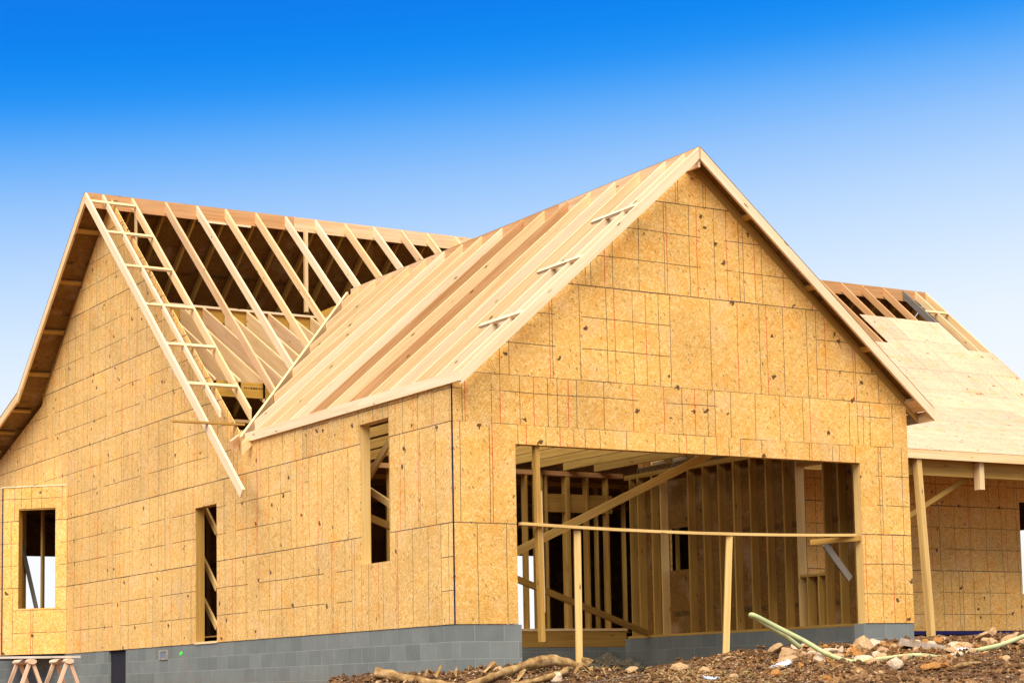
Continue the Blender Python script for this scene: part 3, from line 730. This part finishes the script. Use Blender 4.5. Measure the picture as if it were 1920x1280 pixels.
# stones: individual lumps
def rock_bm(seed, sub=2, sq=(1, 1, 1), rough=0.45):
    bm = bmesh.new(); bmesh.ops.create_icosphere(bm, subdivisions=sub, radius=1)
    for v in bm.verts:
        p = v.co.copy(); d = 1 + rough * noise.noise(p * 1.1 + V((seed * 3.7, 0, 0))) + 0.18 * noise.noise(p * 3 + V((seed, 5, 0)))
        q = p * d
        for ax, lim in ((V((.8, .3, .5)), .72), (V((-.5, .6, .6)), .7), (V((.1, -.9, .4)), .68), (V((-.6, -.5, .1)), .75)):
            a = ax.normalized(); t = q.dot(a) - lim
            if t > 0: q -= a * t * 0.85
        v.co = V((q.x * sq[0], q.y * sq[1], q.z * sq[2]))
    return bm
protos = {}
for nm, mt in (('stone', 'stone'), ('stone_pale', 'stone_pale'), ('stone_orange', 'stone_orange'), ('clod', 'clod')):
    for k in range(4):
        bm = rock_bm(k * 2.3 + len(nm), 2, (1, random.uniform(.7, 1), random.uniform(.55, .8)))
        me = bpy.data.meshes.new('stone' if nm != 'clod' else 'soil_clod'); bm.to_mesh(me); bm.free(); me.materials.append(M[mt])
        protos[nm, k] = me
LB = {'stone': 'tan stone lying on the brown dirt mound', 'stone_pale': 'pale cream stone lying on the brown dirt mound',
      'stone_orange': 'small rust orange stone in the dirt mound', 'clod': 'dark brown lump of soil on the dirt mound'}
def put_stone(kind, x, y, r, dz=0.25, label=None, group=True, sc=(1, 1, 1), rot=None):
    k = random.randrange(4)
    o = bpy.data.objects.new('soil_clod' if kind == 'clod' else 'stone', protos[kind, k]); col.objects.link(o)
    o.location = (x, y, hgt(x, y) + r * dz); o.scale = (r * sc[0], r * sc[1], r * sc[2])
    o.rotation_euler = rot or (random.uniform(-.4, .4), random.uniform(-.4, .4), random.uniform(0, 6.28))
    tag(o, label or LB[kind], 'soil' if kind == 'clod' else 'stone', ('soil clods on the mound' if kind == 'clod' else 'stones scattered over the dirt mound') if group else None)
    return o
random.seed(21)
# the ones the photograph shows large
put_stone('stone_pale', 0.15, -2.0, 0.095, .5, 'rounded cream stone below the tan root at the left of the mound', False)
put_stone('stone', 2.55, -1.0, 0.10, .5, 'flat brown topped tan stone alone on the low part of the mound crest', False, (1.2, 1, .7))
put_stone('stone', 1.62, -1.3, 0.085, .5, 'tan stone leaning just right of the dark rootball', False, (1.3, 1, .8))
put_stone('stone', 3.95, -1.4, 0.14, .45, 'large tan boulder right of the leaning railing post', False)
put_stone('stone_pale', 4.35, -1.5, 0.075, .5, 'pale stone just right of the large tan boulder', False)
put_stone('stone_pale', 4.75, -1.4, 0.06, .8, 'small upright white stone left of the bent green pipe', False, (.7, .7, 1.5))
put_stone('stone_pale', 4.45, -2.75, 0.10, .5, 'chunky white stone below the bend of the green pipe', False)
put_stone('stone', 5.3, -1.2, 0.15, .4, 'tall orange and tan boulder beside the right pier', False, (1, 1, 1.1))
put_stone('stone_pale', 5.6, -1.05, 0.11, .4, 'pale broken stone in the orange heap by the pier', False)
put_stone('stone_orange', 4.7, -3.1, 0.10, .45, 'rust orange rock in front of the green pipe', False, (1.3, 1, .8))
put_stone('stone', 8.35, -0.4, 0.11, .6, 'upright reddish rock on the skyline in front of the porch', False, (.7, .7, 1.5))
put_stone('stone_pale', 6.5, -0.9, 0.05, .5, 'small white stone left of the porch post', False)
for i in range(130):
    x = random.uniform(-1.9, 9.5); y = random.uniform(-3.6, -0.5)
    kind = random.choices(['stone', 'stone_pale', 'stone_orange', 'clod'], [4, 1, 3 if x > 3 else 1, 6])[0]
    put_stone(kind, x, y, random.uniform(0.025, 0.075) * (1.1 if x > 3 else 1))
for i in range(60):
    x = random.gauss(5.3, 0.8); y = random.uniform(-2.4, -0.6)
    put_stone(random.choice(['stone', 'stone_orange', 'stone', 'stone_pale']), x, y, random.uniform(0.035, 0.10))
for i in range(26):
    x = u0 = random.uniform(3.0, 8.0); y = random.uniform(-2.2, -0.75)
    put_stone(random.choice(['stone', 'stone', 'stone_orange', 'stone_pale']), x, y, random.uniform(0.08, 0.14), .35, 'flat angular piece of tan rubble on the right of the mound', True, (1.2, .9, .55))
# gravel: far too many to count
bm = bmesh.new(); lay = None; random.seed(5)
def pebble(bm, c, r):
    a = random.uniform(0, 6.28); vs = []
    for q in ((1, 0, 0), (0, 1, 0), (-1, 0, 0), (0, -1, 0), (0, 0, 1), (0, 0, -1)):
        w = V(q) * r * random.uniform(.6, 1.25); w.rotate(Matrix.Rotation(a, 3, 'Z')); vs.append(bm.verts.new(c + w))
    for t in ((0, 1, 4), (1, 2, 4), (2, 3, 4), (3, 0, 4), (1, 0, 5), (2, 1, 5), (3, 2, 5), (0, 3, 5)): bm.faces.new([vs[i] for i in t])
def gravel(name, n, mat, fx, r0, r1, seed):
    random.seed(seed); bm = bmesh.new()
    for i in range(n):
        x, y = fx(); r = random.uniform(r0, r1) * random.uniform(.5, 1); pebble(bm, V((x, y, hgt(x, y) + r * 0.4)), r)
    o = link(name, bm, mat, origin=(0, 0, 0)); tag(o, kind='stuff'); return o
u = random.uniform
tag(gravel('gravel', 1500, M['stone'], lambda: (u(-2, 11), u(-2.9, -0.1)), 0.008, 0.026, 1), 'fine tan gravel strewn over the brown dirt', 'gravel')
tag(gravel('gravel', 3000, M['stone_orange'], lambda: (random.gauss(5.2, 1.6), random.gauss(-1.5, .7)), 0.008, 0.024, 2), 'rust orange gravel heaped on the right of the mound', 'gravel')
tag(gravel('loose_soil', 9000, M['clod'], lambda: (u(-2.1, 11), u(-4.6, 0.0)), 0.01, 0.05, 3), 'crumbly dark brown soil covering the mound', 'soil')
random.seed(9); bm = bmesh.new()                         # dry straw
for i in range(900):
    x = random.choice([random.gauss(2.7, .5), random.gauss(1.5, .6), u(-1, 9)]); y = u(-2.6, -0.7); z = hgt(x, y)
    a = u(0, 6.28); l = u(.03, .10); d = V((math.cos(a) * l, math.sin(a) * l, u(0, .05))); s_ = V((-math.sin(a), math.cos(a), 0)) * .0025
    p = V((x, y, z + .012)); q = p + d
    f = [bm.verts.new(p - s_), bm.verts.new(p + s_), bm.verts.new(q + s_), bm.verts.new(q - s_)]; t = bm.verts.new((p + q) / 2 + V((0, 0, .006)))
    for i0 in range(4): bm.faces.new((f[i0], f[(i0 + 1) % 4], t))
    bm.faces.new(f[::-1])
o = link('dry_straw', bm, M['straw'], origin=(0, 0, 0)); tag(o, 'dry yellow straw scattered over the dirt mound', 'straw', kind='stuff')

# roots and logs
def root(name, pts, radii, label, cat='root', mat='bark', seg=12, jit=0.6):
    P = spline(pts, 8); n = len(P); R = []
    for i in range(n):
        t = i / (n - 1) * (len(radii) - 1); k = min(int(t), len(radii) - 2); R.append(radii[k] + (radii[k + 1] - radii[k]) * (t - k))
    o = link(name, tube_bm(P, R, seg, jit), M[mat], smooth=True); return tag(o, label, cat)
def gp(x, y, dz): return (x, y, hgt(x, y) + dz)
root('tree_root', [gp(-0.75, -1.5, .02), gp(-0.3, -1.45, .05), gp(0.1, -1.3, .06), gp(0.5, -1.2, .11), gp(0.8, -1.2, .08), gp(1.15, -1.3, .0)], [.025, .045, .05, .065, .05, .015],
     'thick tan root arching along the left crest of the mound')
root('tree_root', [gp(-1.0, -1.9, .02), gp(-0.4, -2.0, .03), gp(0.2, -2.0, .05), gp(0.45, -1.75, .09), gp(0.62, -1.6, .06)], [.02, .032, .035, .03, .02],
     'thinner forked root in front of the thick tan root')
root('log', [gp(-1.62, -1.1, .09), gp(-1.35, -1.25, .05), gp(-1.0, -1.45, .02), gp(-0.6, -1.6, .0)], [.06, .05, .042, .03],
     'short pale log with a sawn end at the far left of the mound', 'log')
root('tree_root', [gp(-2.1, -2.1, .0), gp(-1.7, -2.0, .05), gp(-1.3, -1.95, .08), gp(-0.9, -2.1, .02)], [.035, .055, .055, .03],
     'curved root over a dark hollow at the left end of the mound')
root('stump_piece', [gp(1.12, -1.05, .13), gp(1.2, -1.05, .08), gp(1.32, -1.05, .03)], [.025, .05, .06],
     'small broken yellow stub of wood left of the dark rootball', 'wood')
root('log', [gp(6.0, -3.4, -.02), gp(6.3, -3.4, .04), gp(6.6, -3.4, .03), gp(6.95, -3.4, .08), gp(7.4, -3.35, .11), gp(7.8, -3.4, .02)], [.03, .05, .05, .08, .09, .04],
     'long brown log lying low at the bottom right corner', 'log')
root('tree_root', [gp(5.0, -3.1, .0), gp(5.25, -3.05, .05), gp(5.6, -3.0, .03)], [.015, .028, .015],
     'short thin root left of the long brown log')
# scraps of torn bark
random.seed(12)
for i, (x, y) in enumerate(((-0.95, -1.2), (-0.65, -1.15), (-0.2, -1.1), (-0.05, -1.6), (0.75, -1.6), (0.3, -1.05))):
    bm = bmesh.new(); a = u(0, 3); n = 7; vs = []
    for k in range(n):
        t = k / (n - 1) - .5; w = .03 * (1 - abs(t) * 1.4) + .008; c = V((x + math.cos(a * .3) * t * .3, y + math.sin(a * .3) * t * .3, hgt(x, y) + .06 + .05 * math.sin(k * 1.3 + i) + t * .06))
        vs.append([bm.verts.new(c + V((0, w * sgn, sgn * u(-.01, .03)))) for sgn in (-1, 1)] + [bm.verts.new(c + V((0, 0, .02)))])
    for r_, q_ in zip(vs, vs[1:]):
        for k in range(3): bm.faces.new((r_[k], r_[(k + 1) % 3], q_[(k + 1) % 3], q_[k]))
    bm.faces.new(vs[0]); bm.faces.new(vs[-1][::-1])
    o = link('bark_scrap', bm, M['bark']); tag(o, 'torn scrap of tan bark among the roots left of the garage opening', 'bark', 'bark scraps by the roots')
# rootball with fine hairs
def rootball(x, y, r, label):
    bm = rock_bm(x * 3, 4, (r * 1.25, r, r * .8), .5)
    for v in bm.verts: v.co += v.co.normalized() * 0.02 * noise.noise(v.co * 40)
    for i in range(160):
        d = V((u(-1, 1), u(-1, 1), u(0, 1))).normalized(); b = V((d.x * r * 1.2, d.y * r, d.z * r * .78)); e = b + (d + V((u(-1, 1), u(-1, 1), u(-.5, 1))) * .9) * .05
        s_ = V((.002, .001, 0)); f = [bm.verts.new(b - s_), bm.verts.new(b + s_), bm.verts.new(e)]; bm.faces.new(f)
    bmesh.ops.translate(bm, verts=bm.verts, vec=(x, y, hgt(x, y) + r * .35))
    o = link('rootball', bm, M['rootball']); tag(o, label, 'rootball')
rootball(1.36, -1.2, .17, 'dark hairy rootball at the foot of the upright railing post')
rootball(1.72, -1.15, .15, 'smaller dark clump touching the right side of the rootball')

# green pipe: one limb folds back at the tip
P = [(4.22, -1.25, -.34), (3.95, -1.3, -.20), (3.62, -1.38, -.075), (3.40, -1.42, 0.02), (3.27, -1.5, 0.05), (3.30, -1.56, 0.035), (3.58, -1.6, -.095), (3.90, -1.75, -.28), (4.08, -1.95, -.44), (4.35, -2.1, -.56), (4.85, -2.1, -.60), (5.4, -2.1, -.585), (5.95, -2.1, -.555), (6.35, -2.1, -.49), (6.8, -2.1, -.36), (7.35, -2.1, -.22), (8.2, -2.0, -.02)]
P = P[:9] + [(a_, b_, max(c_, hgt(a_, b_) + (.022 if a_ < 6 else .004))) for a_, b_, c_ in P[9:]]
pp = spline(P, 7)
o = link('flexible_pipe', tube_bm(pp, 0.030, 12), M['pipe'], smooth=True)
tag(o, 'bent pale green plastic pipe sticking out of the dirt mound', 'pipe')
# slab, rags, rod, block offcut
o = link('concrete_slab', prism_bm([(-.3, -.09, -.04), (.3, -.11, -.05), (.32, .1, -.05), (-.28, .12, -.04)], (0.02, 0, .09)), M['concrete'])
o.location = (6.05, -1.5, hgt(6.05, -1.5) + .05); o.rotation_euler = (0.1, 0.16, -0.25); tag(o, 'broken slab of dirty concrete lying below the right pier', 'slab')
def rag(x, y, w, d, mat, label, name='rag'):
    bm = bmesh.new(); nx, ny = 12, 6; G = []
    for j in range(ny + 1):
        G.append([bm.verts.new((x + (i / nx - .5) * w, y + (j / ny - .5) * d, hgt(x + (i / nx - .5) * w, y + (j / ny - .5) * d) + .035 + .025 * noise.noise(V((i * .9, j * .9, x))))) for i in range(nx + 1)])
    for j in range(ny):
        for i in range(nx): bm.faces.new((G[j][i], G[j][i + 1], G[j + 1][i + 1], G[j + 1][i]))
    r = bmesh.ops.extrude_face_region(bm, geom=bm.faces[:]); bmesh.ops.translate(bm, verts=[v for v in r['geom'] if isinstance(v, bmesh.types.BMVert)], vec=(0, 0, .006))
    o = link(name, bm, mat); tag(o, label, 'rag')
rag(6.25, -2.0, .32, .12, M['rag_white'], 'crumpled white wrap below the concrete slab')
rag(2.35, -1.9, .2, .1, M['rag_blue'], 'pale blue rag half buried at the low left of the gravel')
rag(3.35, -1.95, .25, .12, M['rag_blue'], 'pale blue rag in the gravel before the leaning railing post')
o = link('metal_rod', tube_bm([gp(-1.0, -2.3, .05), gp(0.3, -2.35, .05), gp(1.1, -2.4, .06)], .008, 6), M['rebar']); tag(o, 'thin rusty rod lying in front of the roots', 'rod')
# survey stake with a green ribbon
st = empty('survey_stake', (-0.6, 6.8, -1.1), label='thin wire stake with bright green ribbon before the block base', cat='stake')
link('stake_wire', tube_bm([(-0.6, 7.25, -.17), (-0.6, 7.0, -.40), (-0.6, 6.72, -.62), (-0.6, 6.3, -1.15)], .005, 6), M['rebar'], st)
link('ribbon', rock_bm(4, 2, (.022, .022, .035)), M['green'], st).location = V((-0.6, 7.27, -.16)) - V((-0.6, 6.8, -1.1))

# sawhorses carrying a plank
def sawhorse(x, y, label):
    t = empty('sawhorse', (x, y + .35, -1.05), label=label, cat='sawhorse', group='sawhorses under the plank')
    z = -0.185
    bm = tube_bm([(x, y - .06, z), (x, y + .35, z), (x, y + .78, z)], .06, 14)
    for v in bm.verts: v.co.x = x + (v.co.x - x) * 1.25; v.co.z = z + (v.co.z - z) * .72
    link('top_beam', bm, M['trestle'], t, grain_uv((0, 1, 0)))
    for yy_ in (y, y + .68):
        for sgn in (-1, 1):
            board('leg', (x + sgn * .03, yy_, z - .03), (x + sgn * .34, yy_, -1.06), .055, .045, M['trestle'], t, up=(0, 1, 0))
    return t
sawhorse(-1.69, 11.0, 'pale sawhorse under the left part of the plank')
sawhorse(-1.08, 11.0, 'pale sawhorse under the right end of the plank')
o = board('scaffold_plank', (-2.9, 11.2, -.115), (-0.86, 11.2, -.115), .28, .036, M['scaffold_top']); tag(o, 'bleached grey plank lying across the two sawhorses', 'plank')

# ------------------------------------------------------------------ camera
cam = bpy.data.cameras.new('camera'); co = bpy.data.objects.new('camera', cam); col.objects.link(co)
yaw, pitch, roll, f, cx, cy = CAMP = (0.5734, 0.1014, -0.0219, 3676.69, 1095.4, 906.8)
fw = V((math.sin(yaw) * math.cos(pitch), math.cos(yaw) * math.cos(pitch), math.sin(pitch)))
r = V((math.cos(yaw), -math.sin(yaw), 0)); up = r.cross(fw)
r2 = math.cos(roll) * r + math.sin(roll) * up; u2 = -math.sin(roll) * r + math.cos(roll) * up
co.matrix_world = Matrix(((r2.x, u2.x, -fw.x, -11.3419), (r2.y, u2.y, -fw.y, -20.4653), (r2.z, u2.z, -fw.z, -0.7341), (0, 0, 0, 1)))
cam.sensor_width = 36; cam.lens = f / 1920 * 36
cam.shift_x = -(cx - 960) / 1920; cam.shift_y = (cy - 640) / 1920
cam.clip_end = 3000; cam.clip_start = 0.1
scene.camera = co

# ------------------------------------------------------------------ light
SD = V((-0.60, -0.66, 1.0)).normalized()
sun = bpy.data.lights.new('sun', 'SUN'); so = bpy.data.objects.new('sun', sun); col.objects.link(so)
sun.energy = 2.0; sun.angle = math.radians(60); sun.color = (1.0, 0.95, 0.86)
so.rotation_euler = SD.to_track_quat('Z', 'Y').to_euler(); so.location = (-10, -20, 20)
w = bpy.data.worlds.new('World'); scene.world = w; w.use_nodes = True
nt = w.node_tree; N = nt.nodes; bg = N['Background']
sky = N.new('ShaderNodeTexSky'); sky.sky_type = 'NISHITA'; sky.sun_disc = False
sky.sun_elevation = math.asin(SD.z); sky.sun_rotation = math.atan2(SD.x, SD.y)
tc = N.new('ShaderNodeTexCoord')
dot = N.new('ShaderNodeVectorMath'); dot.operation = 'DOT_PRODUCT'; nt.links.new(tc.outputs['Generated'], dot.inputs[0])
dot.inputs[1].default_value = (-0.075, 0.048, 1.0)
rp = N.new('ShaderNodeValToRGB'); nt.links.new(dot.outputs['Value'], rp.inputs[0]); e = rp.color_ramp.elements; rp.color_ramp.interpolation = 'B_SPLINE'
EXPO = 1.64; K = 2 ** -EXPO
stops = [(p_, tuple(x * K for x in c_)) for p_, c_ in [(0.0, (1.0, 1.0, 1.0)), (0.07, (0.97, 0.98, 1.0)), (0.12, (0.92, 0.96, 1.0)), (0.16, (0.85, 0.92, 1.0)), (0.195, (0.68, 0.82, 1.0)), (0.23, (0.48, 0.69, 0.99)), (0.26, (0.29, 0.55, 0.98)), (0.285, (0.11, 0.42, 0.97)), (0.308, (0.0, 0.285, 0.93)), (0.34, (0.0, 0.205, 0.86)), (0.38, (0.0, 0.175, 0.82)), (0.42, (0.10, 0.30, 0.80)), (0.6, (0.95, 0.97, 1.0)), (1.0, (1.2, 1.17, 1.12))]]
e[0].position = stops[0][0]; e[0].color = stops[0][1] + (1,); e[1].position = 1.0; e[1].color = stops[-1][1] + (1,)
for p_, c_ in stops[1:-1]:
    k = e.new(p_); k.color = c_ + (1,)
SKYS = 0.10
sc = N.new('ShaderNodeVectorMath'); sc.operation = 'SCALE'; nt.links.new(rp.outputs[0], sc.inputs[0]); sc.inputs['Scale'].default_value = 1.0 / SKYS
mx = N.new('ShaderNodeMix'); mx.data_type = 'RGBA'; mx.inputs[0].default_value = 0.99
nt.links.new(sky.outputs[0], mx.inputs[6]); nt.links.new(sc.outputs[0], mx.inputs[7])
nt.links.new(mx.outputs[2], bg.inputs[0]); bg.inputs[1].default_value = SKYS
scene.render.engine = 'CYCLES'
scene.cycles.max_bounces = 6; scene.cycles.diffuse_bounces = 3
vs = scene.view_settings; vs.view_transform = 'Standard'; vs.look = 'None'; vs.exposure = EXPO; vs.gamma = 1.0; vs.use_curve_mapping = False
